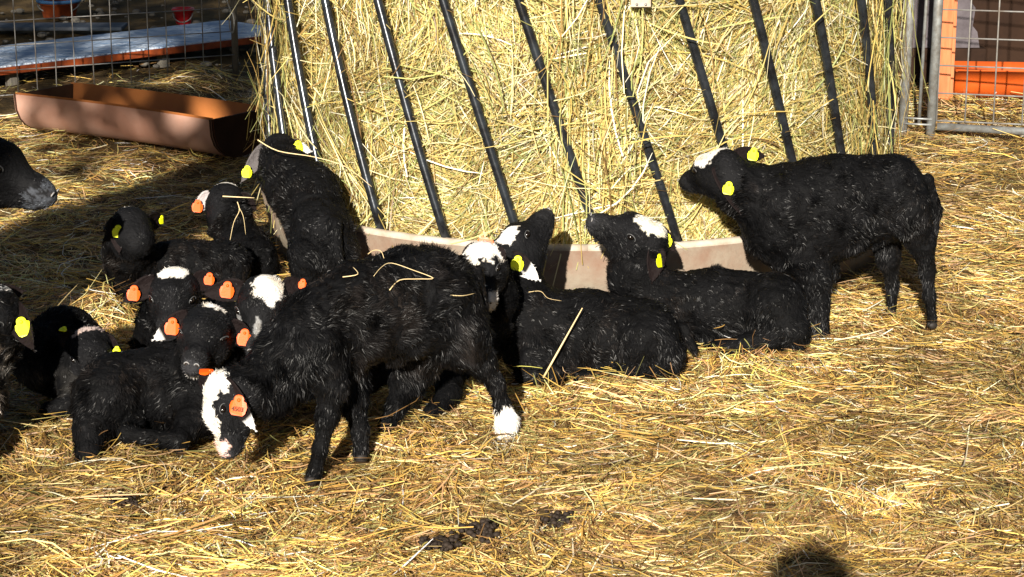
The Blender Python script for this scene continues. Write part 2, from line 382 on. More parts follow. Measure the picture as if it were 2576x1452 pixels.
# ------------------------------------------------------------------ implicit-surface animals
def sdf_cone(p, a, b, ra, rb):
    ba = b - a; l2 = max(float(ba @ ba), 1e-9); t = np.clip(((p - a) @ ba) / l2, 0, 1)
    return np.linalg.norm(p - a - t[..., None] * ba, axis=-1) - (ra + (rb - ra) * t)
def smin(a, b, k):
    h = np.maximum(k - np.abs(a - b), 0) / k
    return np.minimum(a, b) - h * h * k * .25
def polygonise(prims, h, cuts=()):
    lo = np.min([np.minimum(a - ra, b - rb) for a, b, ra, rb, *_ in prims], 0) - 4 * h
    hi = np.max([np.maximum(a + ra, b + rb) for a, b, ra, rb, *_ in prims], 0) + 4 * h
    n = np.ceil((hi - lo) / h).astype(int) + 1
    F = np.full(n, .2)
    for a, b, ra, rb, k, *_ in prims:
        l = np.minimum(a - ra, b - rb) - k - 3 * h; u = np.maximum(a + ra, b + rb) + k + 3 * h
        i0 = np.clip(np.floor((l - lo) / h).astype(int), 0, n - 1); i1 = np.clip(np.ceil((u - lo) / h).astype(int) + 1, 1, n)
        sl = tuple(slice(i0[c], i1[c]) for c in range(3))
        g = np.stack(np.meshgrid(*[lo[c] + h * np.arange(i0[c], i1[c]) for c in range(3)], indexing='ij'), -1)
        F[sl] = smin(F[sl], sdf_cone(g, a, b, ra, rb), k)
    for c, r_ in cuts:
        i0 = np.clip(np.floor((c - r_ - .02 - lo) / h).astype(int), 0, n - 1); i1 = np.clip(np.ceil((c + r_ + .02 - lo) / h).astype(int) + 1, 1, n)
        sl = tuple(slice(i0[q], i1[q]) for q in range(3)); g = np.stack(np.meshgrid(*[lo[q] + h * np.arange(i0[q], i1[q]) for q in range(3)], indexing='ij'), -1)
        F[sl] = -smin(-F[sl], np.linalg.norm(g - c, axis=-1) - r_, .006)
    # surface nets
    S_ = F < 0
    c = np.zeros(np.array(F.shape) - 1, np.int8)
    for dx in (0, 1):
        for dy in (0, 1):
            for dz in (0, 1):
                c += S_[dx:n[0] - 1 + dx, dy:n[1] - 1 + dy, dz:n[2] - 1 + dz]
    act = (c > 0) & (c < 8); idx = np.argwhere(act); vid = np.full(act.shape, -1, np.int64); vid[act] = np.arange(len(idx))
    acc = np.zeros((len(idx), 3)); cnt = np.zeros(len(idx))
    cs = [(x, y, z) for x in (0, 1) for y in (0, 1) for z in (0, 1)]
    for A in cs:
        for ax in range(3):
            if A[ax]: continue
            B = list(A); B[ax] = 1
            fa = F[idx[:, 0] + A[0], idx[:, 1] + A[1], idx[:, 2] + A[2]]; fb = F[idx[:, 0] + B[0], idx[:, 1] + B[1], idx[:, 2] + B[2]]
            m = (fa < 0) != (fb < 0); t = np.where(m, fa / np.where(m, fa - fb, 1), 0)
            q = np.tile(np.array(A, float), (len(idx), 1)); q[:, ax] += t
            acc += q * m[:, None]; cnt += m
    V = lo + h * (idx + acc / cnt[:, None])
    quads = []
    for ax in range(3):
        o1, o2 = [(1, 2), (2, 0), (0, 1)][ax]
        sl0 = [slice(None)] * 3; sl1 = [slice(None)] * 3; sl0[ax] = slice(0, -1); sl1[ax] = slice(1, None)
        s0, s1 = S_[tuple(sl0)], S_[tuple(sl1)]
        e = np.argwhere(s0 != s1)
        e = e[(e[:, o1] > 0) & (e[:, o2] > 0) & (e[:, o1] < n[o1] - 1) & (e[:, o2] < n[o2] - 1)]
        flip = s0[tuple(e.T)]
        def vv(d1, d2):
            q = e.copy(); q[:, o1] -= d1; q[:, o2] -= d2; return vid[tuple(q.T)]
        Q = np.stack([vv(1, 1), vv(0, 1), vv(0, 0), vv(1, 0)], -1)
        Q[~flip] = Q[~flip][:, ::-1]; quads.append(Q)
    Q = np.concatenate(quads)
    # relax a little
    E = np.concatenate([Q[:, [0, 1]], Q[:, [1, 2]], Q[:, [2, 3]], Q[:, [3, 0]]])
    for _ in range(2):
        s = np.zeros_like(V); k_ = np.zeros(len(V))
        for c_ in range(3):
            s[:, c_] = np.bincount(E[:, 0], V[E[:, 1], c_], len(V)) + np.bincount(E[:, 1], V[E[:, 0], c_], len(V))
        k_ = np.bincount(E[:, 0], minlength=len(V)) + np.bincount(E[:, 1], minlength=len(V))
        V = V * .5 + .5 * s / np.maximum(k_, 1)[:, None]
    return V, Q
def vnormals(V, Q):
    fn = np.cross(V[Q[:, 2]] - V[Q[:, 0]], V[Q[:, 3]] - V[Q[:, 1]]); N = np.zeros_like(V)
    for c in range(3):
        for j in range(4): N[:, c] += np.bincount(Q[:, j], fn[:, c], len(V))
    return nrm(N)

def head_frame(poll, nose_px, s, root, up):
    """place the nose on its sight line, at head length from the poll"""
    L = .145 * s; d = ray(*nose_px); o = np.array([0, 0, CAMZ]); oc = o - poll
    A = d @ d; B = 2 * oc @ d; C = oc @ oc - L * L; D = B * B - 4 * A * C
    t = (-B + (0 if D < 0 else math.sqrt(D)) * (-1 if root == 'n' else 1)) / (2 * A)
    f = nrm(o + d * t - poll); up = np.array(up, float); u = nrm(up - f * (up @ f)); l = np.cross(u, f)
    return f, l, u

def make_ear(root, base, tip, openv, s, dark, inner, tagmat, tagn=None, tagt=.55, tagup=None, white_tip=False, tscale=1.0, number=None):
    ax = tip - base; L = np.linalg.norm(ax); a = ax / L
    o = np.array(openv, float); o = nrm(o - a * (o @ a)); sdv = np.cross(a, o)
    nu, nv = 12, 8; Vf = []; C = []
    W = .024 * s
    for side in (1, -1):
        for i in range(nu + 1):
            t = i / nu; wdt = W * (math.sin(math.pi * min(1, (t * .86 + .14)) ** .8) ** .75) if t < 1 else 0
            for j in range(nv + 1):
                q = j / nv * 2 - 1
                cup = (q * q) * wdt * .55 * (1 - t * .4)
                droop = -.012 * t * t
                pt = base + a * L * t + sdv * q * wdt + o * (cup - .004 * side * (1 - q * q) * (1 - t)) + np.array([0, 0, droop])
                if side == -1: pt = pt - o * 0
                Vf.append(pt)
                c = np.array(inner if side == -1 else dark)
                if white_tip and (t > .82 or (white_tip != 'tip' and (t > .6 or (q > .3 and t > .2)))): c = np.array((.7, .68, .66)) * (1 if side == 1 or t > .6 else .6)
                C.append(c)
    m = (nu + 1) * (nv + 1); F = []
    for side in (0, 1):
        for i in range(nu):
            for j in range(nv):
                k = side * m + i * (nv + 1) + j; f = (k, k + 1, k + nv + 2, k + nv + 1)
                F.append(f if side == 0 else f[::-1])
    for i in range(nu):
        for j in (0, nv):
            k = i * (nv + 1) + j; F.append((k, k + nv + 1, k + m + nv + 1, k + m) if j == 0 else (k, k + m, k + m + nv + 1, k + nv + 1))
    for j in range(nv):
        F.append((j, j + m, j + m + 1, j + 1))
    # thickness
    Vf = np.array(Vf); Vf[m:] += o * .0018; Vf[:m] -= o * .0018
    ear = mesh_obj('ear', Vf, F, M_skin, root, col=np.array(C))
    # short hair along the ear
    r = np.random.default_rng(int(abs(base[0]) * 9999) % 9999); n = 260
    ii = r.integers(0, m * 2, n); p = Vf[ii]; cc = np.array(C)[ii]
    d = nrm(a[None] * 1.0 + r.normal(0, .35, (n, 3)) + (-o[None]) * .3)
    pts = p[:, None] + d[:, None] * (np.linspace(0, .005 * s, 3)[None, :, None]) 
    V2, F2, C2 = ribbons(pts, nrm(np.cross(d, r.normal(0, 1, (n, 3)))), np.tile([.0016, .0013, .0004], (n, 1)), cc)
    mesh_obj('ear_hair', V2, F2, M_fur, ear, col=C2, smooth=False)
    if tagmat is not None:
        c = base + a * L * tagt + o * .006
        nn = nrm(np.array(tagn if tagn is not None else nrm(np.array([0, 0, CAMZ]) - c) + np.array([0, 0, -.1])))
        c = c + nn * .017
        tu = np.array(tagup if tagup is not None else (0.15, 0, 1.), float); tu = nrm(tu - nn * (tu @ nn)); tr_ = np.cross(tu, nn)
        q = (.84 if tagmat is M_yellow_tag else .92) * tscale
        # notched flap outline: rounded panel with a round head on top
        pts = [(-.017, -.017), (-.012, -.022), (.012, -.022), (.017, -.017), (.020, -.002), (.017, .008), (.011, .011)]
        pts += [(.0115 * math.sin(b), .0135 - .0105 * math.cos(b)) for b in np.linspace(math.radians(80), math.radians(280), 10)]
        pts += [(-.011, .011), (-.017, .008), (-.020, -.002)]
        n_ = len(pts); Vt = []
        for sd_ in (.0012, -.0012):
            for x, y in pts:
                bow = -.0025 * (x / .019) ** 2
                Vt.append(c + tr_ * x * q + tu * y * q + nn * (sd_ + bow))
        Ft = [tuple(range(n_))[::-1], tuple(range(n_, 2 * n_))] + [(i, (i + 1) % n_, n_ + (i + 1) % n_, n_ + i) for i in range(n_)]
        T = mesh_obj('ear_tag', np.array(Vt), Ft, tagmat, root, smooth=False)
        M = np.array([tr_, tu, nn]).T; mb = MB(); mb.ell(c + tu * .012 * q, (.0045 * q, .0045 * q, .004), M)
        mb.build('tag_stud', tagmat, T, smooth=True)
        if number:
            cu = bpy.data.curves.new('tag_number', 'FONT'); cu.body = number; cu.size = .0145; cu.align_x = 'CENTER'; cu.extrude = .0004; cu.offset = .0005
            tmp = bpy.data.objects.new('tmp', cu); me = bpy.data.meshes.new_from_object(tmp); bpy.data.objects.remove(tmp)
            V_ = np.array([v.co[:] for v in me.vertices]); V_ = c + V_[:, :1] * tr_ + (V_[:, 1:2] - .013) * tu + (V_[:, 2:] + .0022) * nn
            mesh_obj('tag_number', V_, [tuple(p.vertices) for p in me.polygons], M_print, T, smooth=False)

BLACK = np.array((.0042, .0042, .0046))
LAMBS = {}
def lamb(name, label, cat, torso, neck, legs, head, patches=(), socks=(), ears=(), eyes=True, tail=None, group='black lambs resting and feeding round the hay feeder',
         hs=1.0, wool=.0125, dens=1.15, tint=(.0, .0, .0), h=.0062, squash=.82, hoofs=(), closed=False, grey=0, nosemat=None, lips=None, extra=(), muzzle=None, patchcol=(.82, .79, .74)):
    """torso/neck: list of (px,py,Y,r_px); legs: list of such lists; head: (poll(px,py,Y), nose(px,py), n/f, up)"""
    def pt(q): return P(q[0], q[1], q[2]), q[3] * pxs(q[2]) - .006
    prims = []; WOOL, SHORT, HEAD = 0, 1, 2
    def chain(ch, k, kind, sq=1.0):
        for q0, q1 in zip(ch[:-1], ch[1:]):
            a, ra = pt(q0); b, rb = pt(q1)
            if sq < 1:
                oa = np.array([0, 0, ra * (1 - sq)]); ob = np.array([0, 0, rb * (1 - sq)])
                prims.append((a + oa, b + ob, ra * sq, rb * sq, k, kind)); prims.append((a - oa, b - ob, ra * sq, rb * sq, k, kind))
            else: prims.append((a, b, ra, rb, k, kind))
    chain(torso, .022, WOOL, squash)
    if neck: chain(neck[::-1], .03, WOOL)
    for e_ in extra: chain(e_, .05, WOOL)
    for lg in legs: 
        for i_, (q0, q1) in enumerate(zip(lg[:-1], lg[1:])):
            a, ra = pt(q0); b, rb = pt(q1); prims.append((a, b, ra, rb, .02 if i_ else .04, SHORT if i_ else WOOL))
    if tail: chain(tail, .02, WOOL)
    poll = P(*head[0]); f, l, u = head_frame(poll, head[1], hs, head[2], head[3]); s = hs
    def H(x, y, z): return poll + (f * x + l * y + u * z) * s
    hp = [((.050, 0, .012), (0, 0, .006), .036, .049, .03), ((.118, 0, -.017), (.045, 0, -.002), .0225, .0375, .02), ((.136, 0, -.022), (.118, 0, -.017), .0200, .0225, .015),
          ((.118, 0, -.040), (.012, 0, -.040), .0135, .034, .018), ((.03, 0, -.03), (-.02, 0, -.045), .04, .045, .03)]
    for sg in (1, -1):
        hp += [((.035, sg * .024, -.018), (.0, sg * .022, -.016), .024, .032, .02), ((.054, sg * .031, .020), (.034, sg * .033, .020), .0135, .0155, .012),
               ((.127, sg * .012, -.017), (.110, sg * .010, -.010), .0125, .013, .008)]
    for a, b, ra, rb, k in hp: prims.append((H(*a), H(*b), ra * s, rb * s, k * s, HEAD))
    cuts = [(H(.061, sg * .0505, .014), .0102 * s) for sg in (1, -1)]
    root = empty(name, (float(P(*torso[0][:3])[0]), float(torso[0][2]), 0)); tag(root, label, cat, group)
    V, Q = polygonise(prims, h, cuts)
    N = vnormals(V, Q)
    # nearest primitive -> hair flow and hair kind
    best = np.full(len(V), 9.); flow = np.zeros_like(V); kind = np.zeros(len(V), int)
    for a, b, ra, rb, k, kd in prims:
        d = sdf_cone(V, a, b, ra, rb); m = d < best
        best[m] = d[m]; v = b - a; flow[m] = v / max(np.linalg.norm(v), 1e-6); kind[m] = kd
    wn = .5 - np.abs(noise(V * 42, 51)) * 1.1 + noise(V * 90, 52) * .4
    V = V + N * (wn * np.where(kind == 0, .0035 + wool * .2, .0012))[:, None]
    col = np.tile(BLACK + np.array(tint), (len(V), 1)) * (1 + .35 * noise(V * 30, 53))[:, None]
    col = col * np.where(kind == 2, 1.9, 1.0)[:, None]  # face coat lightened, sheen of the short hair put into the colour
    if grey: col = col + (grey * np.clip(.5 + noise(V * 22, 57) + .5 * noise(V * 60, 58), 0, 1) * (kind == 0) * np.clip((poll[2] - .03 - V[:, 2]) / .05, 0, 1))[:, None] * np.array([1, .93, .84])
    rel = (V - poll) / s; loc = np.stack([rel @ f, rel @ l, rel @ u], -1)
    jit = noise(V * 130, 54) * .22 + noise(V * 60, 55) * .18
    for c, r_, cc in [(q[0], q[1], q[2] if len(q) > 2 else patchcol) for q in patches]:
        dd = np.linalg.norm((loc - np.array(c)) / np.array(r_), axis=-1) + jit
        m = (dd < 1) & (np.linalg.norm(rel, axis=-1) < .24); col[m] = np.array(cc) * R.uniform(.85, 1.05, (m.sum(), 1)) * (1 - np.clip(noise(V[m] * 45, 59), 0, 1)[:, None] * np.array([.22, .30, .42]))
    m = np.linalg.norm((loc - np.array([.132, 0, -.022])) / np.array([.034, .034, .034]), axis=-1) + jit < 1; col[m & (col[:, 0] < .05)] = (.014, .014, .015)
    m = np.linalg.norm((loc - np.array([.150, 0, -.02])) / np.array([.016, .02, .016]), axis=-1) < 1; col[m & (col[:, 0] < .05)] = (.028, .028, .031)
    for q in socks:
        c = P(*q[:3]); dd = np.linalg.norm(V - c, axis=-1) / q[3] + jit * .6; m = dd < 1; col[m] = np.array(patchcol)
    body = mesh_obj('body', V, Q, M_skin, root, col=col)
    # wool
    r = np.random.default_rng(len(V)); n = int(len(Q) * 2.7 * dens)
    fi = r.integers(0, len(Q), n); wts = r.dirichlet(np.ones(4), n)
    p = np.einsum('nk,nkc->nc', wts, V[Q[fi]]); i0 = Q[fi, 0]; nv = N[i0]; kd = kind[i0]; cc = col[i0]
    fl = flow[i0]; fl = nrm(fl - nv * np.sum(fl * nv, -1, keepdims=True) + 1e-5)
    swirl = np.stack([noise(p * 24, 61), noise(p * 24, 62), noise(p * 24, 63)], -1)
    isw = (kd == 0)[:, None]
    down = np.array([[0, 0, -1.]])
    d = nrm(np.where(isw, fl * .9 + nv * .20 + swirl * 1.0 + down * .3, fl + nv * .22 + swirl * .12) + r.normal(0, .16, (n, 3)))
    d = nrm(d + nv * np.maximum(0, .12 - np.sum(d * nv, -1, keepdims=True)))
    ln = np.where(kd == 0, wool, np.where(kd == 1, .011, .0085)) * r.uniform(.6, 1.3, n)
    wh = cc[:, 0] > .3; ln = np.where(wh & (kd == 2), .010 * r.uniform(.6, 1.2, n), ln)
    K = 4; t = np.linspace(0, 1, K)
    bend = nrm(swirl + down * .6 + r.normal(0, .3, (n, 3)))
    pts = p[:, None] + d[:, None] * (ln[:, None] * t)[..., None] + bend[:, None] * (ln[:, None] * t ** 2 * .38)[..., None] - nv[:, None] * .001
    sd_ = nrm(np.cross(d, nv + r.normal(0, .5, (n, 3))))
    pts = pts + sd_[:, None] * (np.where(kd == 0, .10, 0) * ln * np.sign(swirl[:, 0]))[:, None, None] * np.sin(t * 5.5)[None, :, None]
    eyed = np.minimum(np.linalg.norm(p - H(.058, .044, .014), axis=-1), np.linalg.norm(p - H(.058, -.044, .014), axis=-1)); ln = np.where(eyed < .014 * s, .001, ln)
    pts = p[:, None] + (pts - p[:, None]) * np.where(eyed < .014 * s, .1, 1)[:, None, None]
    wd = np.where(kd == 0, .0021, .0018)[:, None] * np.array([1, .9, .65, .12])[None] * r.uniform(.6, 1.2, (n, 1))
    lock = np.clip(noise(p * 55, 71) * 1.1 + noise(p * 24, 72) * .8, -.6, 1.4)
    fc = cc * np.where(wh, r.uniform(.75, 1.1, n), r.uniform(.6, 1.5, n) * (1 + .9 * np.maximum(lock, -.5)))[:, None]
    fc = fc * (1 + np.clip(noise(p * 11, 73), 0, 1)[:, None] * np.array([.9, .5, .2]) * (kd == 0)[:, None] * (~wh)[:, None])
    tipm = (~wh) & (r.uniform(0, 1, n) < .05); fc[tipm] = fc[tipm] * 1.8 + np.array([.006, .004, .002])
    Vb, Fb, Cb = ribbons(pts, sd_, wd, np.clip(fc, 0, .9))
    mesh_obj('fleece', Vb, Fb, M_fur, root, col=Cb, smooth=False)
    # eyes, nostrils
    for sg in (1, -1):
        if eyes:
            e_ = MB(); Mx = np.array([f, l, u]).T
            e_.ell(H(.0585, sg * .0430, .014), (.0085 * s, .0062 * s, .0022 * s if closed else .0068 * s), Mx)
            e_.build('eye', M_eye, root, smooth=True)
            lid = MB(); pts_ = [H(.0585 + .0105 * math.cos(a), sg * (.0455 - .006 * math.cos(a)), .014 + (.003 if closed else .0078) * math.sin(a)) for a in np.linspace(-.3, math.pi + .3, 9)]
            lid.tube(pts_, (.0015 if closed else .0013) * s, 6); lid.build('eyelid', M_lid, root, smooth=True)
        nb = MB(); nb.ell(H(.1475, sg * .0095, -.016), (.0035 * s, .0045 * s, .0065 * s), np.array([f, l, u]).T)
        nb.build('nostril', M_dung if not nosemat else M_nose, root, smooth=True)
        nr = MB(); nr.tube([H(.150 + .002 * math.sin(a), sg * (.010 + .0055 * math.cos(a)), -.016 + .0075 * math.sin(a)) for a in np.linspace(.2, math.pi * 1.25, 9)], .0014 * s, 5)
        nr.build('nostril_rim', M_grey, root, smooth=True)
    mb = MB(); pts_ = [H(.118 + .0235 * math.cos(a), .0145 * math.sin(a), -.036 - .002 * math.cos(a)) for a in np.linspace(-1.4, 1.4, 11)]
    mb.tube(pts_, (.0034 if lips else .0020) * s, 6); mb.build('lips', lips or nosemat or M_grey, root, smooth=True)
    # ears
    for e_ in ears:
        sg = e_['side']; base = H(-.012, sg * .040, .018)
        if 'tip' in e_: tip = P(*e_['tip'])
        else: tip = H(*(np.array((-.012, sg * .040, .018)) + np.array(e_['d']) * np.array((1, sg, 1))))
        if 'len' in e_: tip = base + nrm(tip - base) * e_['len']
        make_ear(root, base, tip, e_.get('open', -f * -.5 - u * .6 + np.array([0, -.5, 0])), s, BLACK * 1.6 if not e_.get('dark') else np.array(e_['dark']), np.array(e_.get('inner', (.012, .0085, .0085))),
                 {'o': M_orange_tag, 'y': M_yellow_tag, None: None}[e_.get('tag')], tagn=e_.get('tagn'), tagt=e_.get('tagt', .55), tagup=e_.get('tagup'), white_tip=e_.get('white', False), tscale=e_.get('ts', 1.0), number=e_.get('num'))
    for q in hoofs:
        c, r_ = pt(q[:4]); hb = MB(); dv = np.array(q[4] if len(q) > 4 else (-1, -.2, 0), float); dv = nrm(dv); sv = np.array([-dv[1], dv[0], 0])
        Mx = np.array([dv, sv, (0, 0, 1)]).T
        for sg in (1, -1): hb.ell(c + sv * sg * r_ * .42, (r_ * .95, r_ * .42, r_ * .7), Mx)
        hb.build('hoof', M_hoofp if len(q) > 5 else M_hoof, root, smooth=True)
    LAMBS[name + str(len(LAMBS))] = (V, Q)
    return root, (V, Q), H

# A: standing lamb on the right
fore = ((.035, 0, .045), (.042, .035, .035))
_, mA, _ = lamb('lamb', 'standing black lamb at right, white forehead, nose reaching to the hay bars', 'lamb',
    torso=[(1965, 540, 6.46, 128), (2100, 516, 6.48, 127), (2236, 494, 6.50, 110)],
    extra=[[(1995, 598, 6.46, 82), (2110, 560, 6.48, 86)]],
    neck=[(1828, 437, 6.46, 50), (1880, 480, 6.46, 72), (1960, 520, 6.46, 100)],
    legs=[[(2020, 630, 6.41, 60), (2054, 700, 6.39, 42), (2060, 770, 6.38, 31), (2060, 838, 6.38, 31)],
          [(2010, 620, 6.54, 56), (2078, 680, 6.52, 34), (2062, 750, 6.50, 22), (2060, 800, 6.5, 22)],
          [(2222, 560, 6.57, 56), (2236, 650, 6.57, 30), (2246, 715, 6.60, 19), (2243, 778, 6.6, 18)],
          [(2276, 530, 6.44, 72), (2320, 610, 6.45, 36), (2333, 680, 6.47, 23), (2338, 745, 6.46, 18), (2345, 806, 6.46, 18)]],
    tail=[(2335, 450, 6.5, 18), (2356, 530, 6.5, 15), (2354, 600, 6.5, 10)],
    head=((1818, 424, 6.45), (1714, 440), 'f', (.05, -.25, 1)), hs=1.1,
    patches=[((.026, 0, .044), (.048, .052, .032))],
    ears=[dict(side=-1, tip=(1925, 383, 6.52), tag='y', open=(-.2, -1, .3), tagt=.6), dict(side=1, tip=(1862, 528, 6.38), tag='y', open=(.3, -1, 0), tagt=.5)],
    hoofs=[(2052, 845, 6.36, 20), (2243, 786, 6.59, 16), (2345, 818, 6.45, 18)])
# B: lying, nose up-left
_, mB, _ = lamb('lamb', 'lying black lamb raising its nose, white forehead, in front of the standing lamb', 'lamb',
    torso=[(1670, 770, 6.2, 92), (1800, 776, 6.2, 104), (1940, 780, 6.18, 98)],
    neck=[(1615, 625, 6.2, 58), (1595, 690, 6.2, 66), (1650, 760, 6.2, 84)],
    legs=[[(1955, 775, 6.12, 82), (1990, 830, 6.08, 50), (1880, 868, 6.08, 30), (1800, 875, 6.08, 24)],
          [(1650, 820, 6.13, 60), (1700, 868, 6.08, 30), (1620, 875, 6.08, 22)]],
    tail=[(2012, 740, 6.2, 20), (2026, 830, 6.17, 15)],
    head=((1622, 604, 6.2), (1500, 540), 'n', (.55, -.35, .8)), hs=1.2,
    patches=[((.022, .006, .05), (.042, .030, .030), (.74, .72, .62))],
    ears=[dict(side=-1, tip=(1700, 622, 6.24), tag='y', open=(-.2, -1, .1), tagt=.62), dict(side=1, tip=(1640, 700, 6.12), tag='y', open=(.3, -.9, .2), tagt=.45, tagn=(.9, -.5, .2), tagup=(.3, 0, 1))])
# C: lying, head thrown back to the right
_, mC, _ = lamb('lamb', 'lying black lamb with nose pointing up-right, white tuft and white-marked ear', 'lamb',
    torso=[(1335, 832, 6.0, 108), (1480, 838, 5.98, 114), (1622, 852, 5.97, 104)],
    neck=[(1285, 668, 6.08, 60), (1292, 715, 6.05, 68), (1330, 790, 6.0, 90)],
    legs=[[(1630, 860, 5.92, 88), (1680, 900, 5.9, 45), (1560, 945, 5.88, 28), (1460, 950, 5.88, 22)],
          [(1340, 900, 5.92, 60), (1390, 945, 5.88, 30), (1320, 950, 5.88, 22)]],
    tail=[(1720, 820, 5.98, 18), (1745, 880, 5.96, 14)],
    head=((1282, 652, 6.08), (1362, 524), 'f', (-.85, -.35, .5)), hs=1.22,
    patches=[((.034, -.020, .040), (.030, .022, .026))],
    ears=[dict(side=-1, tip=(1356, 694, 5.98), tag='y', open=(.1, -1, .35), tagt=.28, white=True, ts=1.1), dict(side=1, tip=(1205, 628, 6.16), tag=None, open=(0, -1, .2))])
# D: white-crowned head behind the foreground lamb's rump
_, mD, _ = lamb('lamb', 'lamb with white crown, black eye patch, behind the foreground lamb rump', 'lamb',
    torso=[(1215, 850, 5.82, 70), (1130, 870, 5.8, 84), (1060, 880, 5.8, 84)],
    neck=[(1222, 665, 5.76, 46), (1245, 740, 5.82, 56), (1215, 840, 5.84, 70)],
    legs=[[(1130, 920, 5.75, 50), (1130, 990, 5.6, 34), (1090, 1040, 5.52, 28), (1065, 1065, 5.5, 24)]],
    head=((1215, 660, 5.74), (1218, 752), 'n', (-.25, -1, .35)), hs=1.05,
    patches=[((.0, 0, .03), (.055, .065, .05)), ((.075, -.004, .03), (.06, .014, .03)), ((.13, .016, -.03), (.034, .02, .03), (.55, .52, .5))],
    ears=[dict(side=1, tip=(1262, 668, 5.72), tag=None, open=(0, -1, 0)), dict(side=-1, tip=(1232, 604, 5.8), tag='o', open=(0, -1, .4), tagt=.8, tagup=(1, 0, .1))])
# F: white forehead, behind the foreground lamb's neck
_, mF, _ = lamb('lamb', 'lamb with broad white forehead and orange tags, chin behind the foreground lamb', 'lamb',
    torso=[(760, 900, 5.62, 100), (900, 900, 5.66, 100)],
    neck=[(668, 760, 5.44, 52), (690, 840, 5.52, 70), (750, 890, 5.6, 90)], legs=[[(720, 950, 5.56, 60), (650, 1010, 5.5, 30), (600, 1020, 5.45, 24)]],
    head=((662, 756, 5.42), (642, 866), 'n', (.05, -.75, .8)), hs=1.22,
    patches=[((.006, .014, .045), (.056, .031, .046)), ((.045, .010, .03), (.022, .018, .02)), ((.056, .036, -.002), (.017, .018, .011), (.2, .2, .2)), ((.056, -.036, -.002), (.017, .018, .011), (.25, .25, .25)), ((.10, .0, .0), (.035, .007, .03), (.22, .22, .22)), ((.13, .012, -.036), (.02, .012, .012))],
    ears=[dict(side=-1, tip=(512, 728, 5.42), tag='o', open=(0, -1, .15), tagt=.42), dict(side=1, tip=(775, 708, 5.46), tag='o', open=(0, -1, .3), tagt=.75, ts=.6)] )
# H
_, mH, _ = lamb('lamb', 'black lamb facing us with a small white tuft on its brow and two orange tags', 'lamb',
    torso=[(420, 865, 5.96, 96), (540, 850, 6.02, 100), (640, 850, 6.05, 90)],
    neck=[(442, 745, 5.86, 56), (425, 800, 5.92, 76), (425, 860, 5.96, 92)], legs=[],
    head=((440, 732, 5.86), (422, 822), 'n', (.05, -.7, .85)), hs=1.22,
    patches=[((.0, .0, .05), (.024, .034, .022))],
    ears=[dict(side=-1, tip=(308, 750, 5.84), tag='o', open=(0, -1, .1), tagt=.68), dict(side=1, tip=(548, 695, 5.9), tag='o', open=(0, -1, .1), tagt=.62, ts=.8)])
# G: eyes closed
_, mG, _ = lamb('lamb', 'dozing black lamb with closed eyes and orange tags, lying at front left', 'lamb',
    torso=[(480, 985, 5.38, 108), (390, 985, 5.38, 114), (290, 992, 5.34, 112)],
    neck=[(522, 850, 5.3, 62), (525, 910, 5.36, 84), (495, 970, 5.4, 100)],
    legs=[[(262, 1010, 5.27, 92), (228, 1085, 5.2, 48), (222, 1140, 5.15, 36), (235, 1172, 5.13, 30)],
          [(500, 1040, 5.3, 60), (450, 1108, 5.18, 30), (380, 1104, 5.17, 26), (318, 1090, 5.18, 27), (340, 1075, 5.24, 30)]],
    head=((522, 830, 5.28), (485, 900), 'n', (.1, -.6, .85)), hs=1.2, closed=True, lips=M_palelip,
    patches=[((-.012, .01, .052), (.02, .03, .012)), ((.128, .0, -.046), (.012, .02, .006), (.5, .48, .46))],
    ears=[dict(side=-1, tip=(386, 843, 5.27), tag='o', open=(0, -1, .1), tagt=.5, white='tip'), dict(side=1, tip=(640, 868, 5.3), tag='o', open=(0, -1, .1), tagt=.6)])
# I
_, mI, _ = lamb('lamb', 'black lamb looking away in the shade, yellow tag on its drooping ear', 'lamb',
    torso=[(335, 690, 6.7, 68), (440, 668, 6.75, 66), (570, 672, 6.78, 72)],
    neck=[(330, 585, 6.6, 52), (322, 640, 6.65, 60), (335, 690, 6.7, 68)], legs=[],
    head=((328, 572, 6.6), (268, 622), 'f', (.15, .1, 1)), hs=1.15,
    patches=[((.005, 0, .052), (.02, .03, .012))],
    ears=[dict(side=1, tip=(300, 628, 6.52), tag='y', open=(-.1, -1, .1), tagt=.42, dark=(.004, .004, .004)), dict(side=-1, tip=(410, 548, 6.7), tag='y', open=(0, -1, 0), tagt=.6, tagn=(.9, -.4, 0), ts=.7)])
# J
_, mJ, _ = lamb('lamb', 'black lamb seen from behind, hay on its neck, orange tag on left ear', 'lamb',
    torso=[(610, 640, 7.08, 76), (640, 660, 6.98, 74)],
    neck=[(572, 515, 7.2, 46), (585, 570, 7.15, 52), (608, 620, 7.1, 68)], legs=[],
    head=((568, 508, 7.2), (598, 520), 'f', (0, 0, 1)), hs=1.15,
    patches=[((-.005, 0, .052), (.014, .045, .010))],
    ears=[dict(side=1, tip=(490, 522, 7.18), tag='o', open=(0, -1, 0), tagt=.85, inner=(.4, .36, .36), dark=(.3, .3, .3)), dict(side=-1, tip=(645, 520, 7.2), tag=None, open=(0, -1, 0), dark=(.05, .05, .05))])
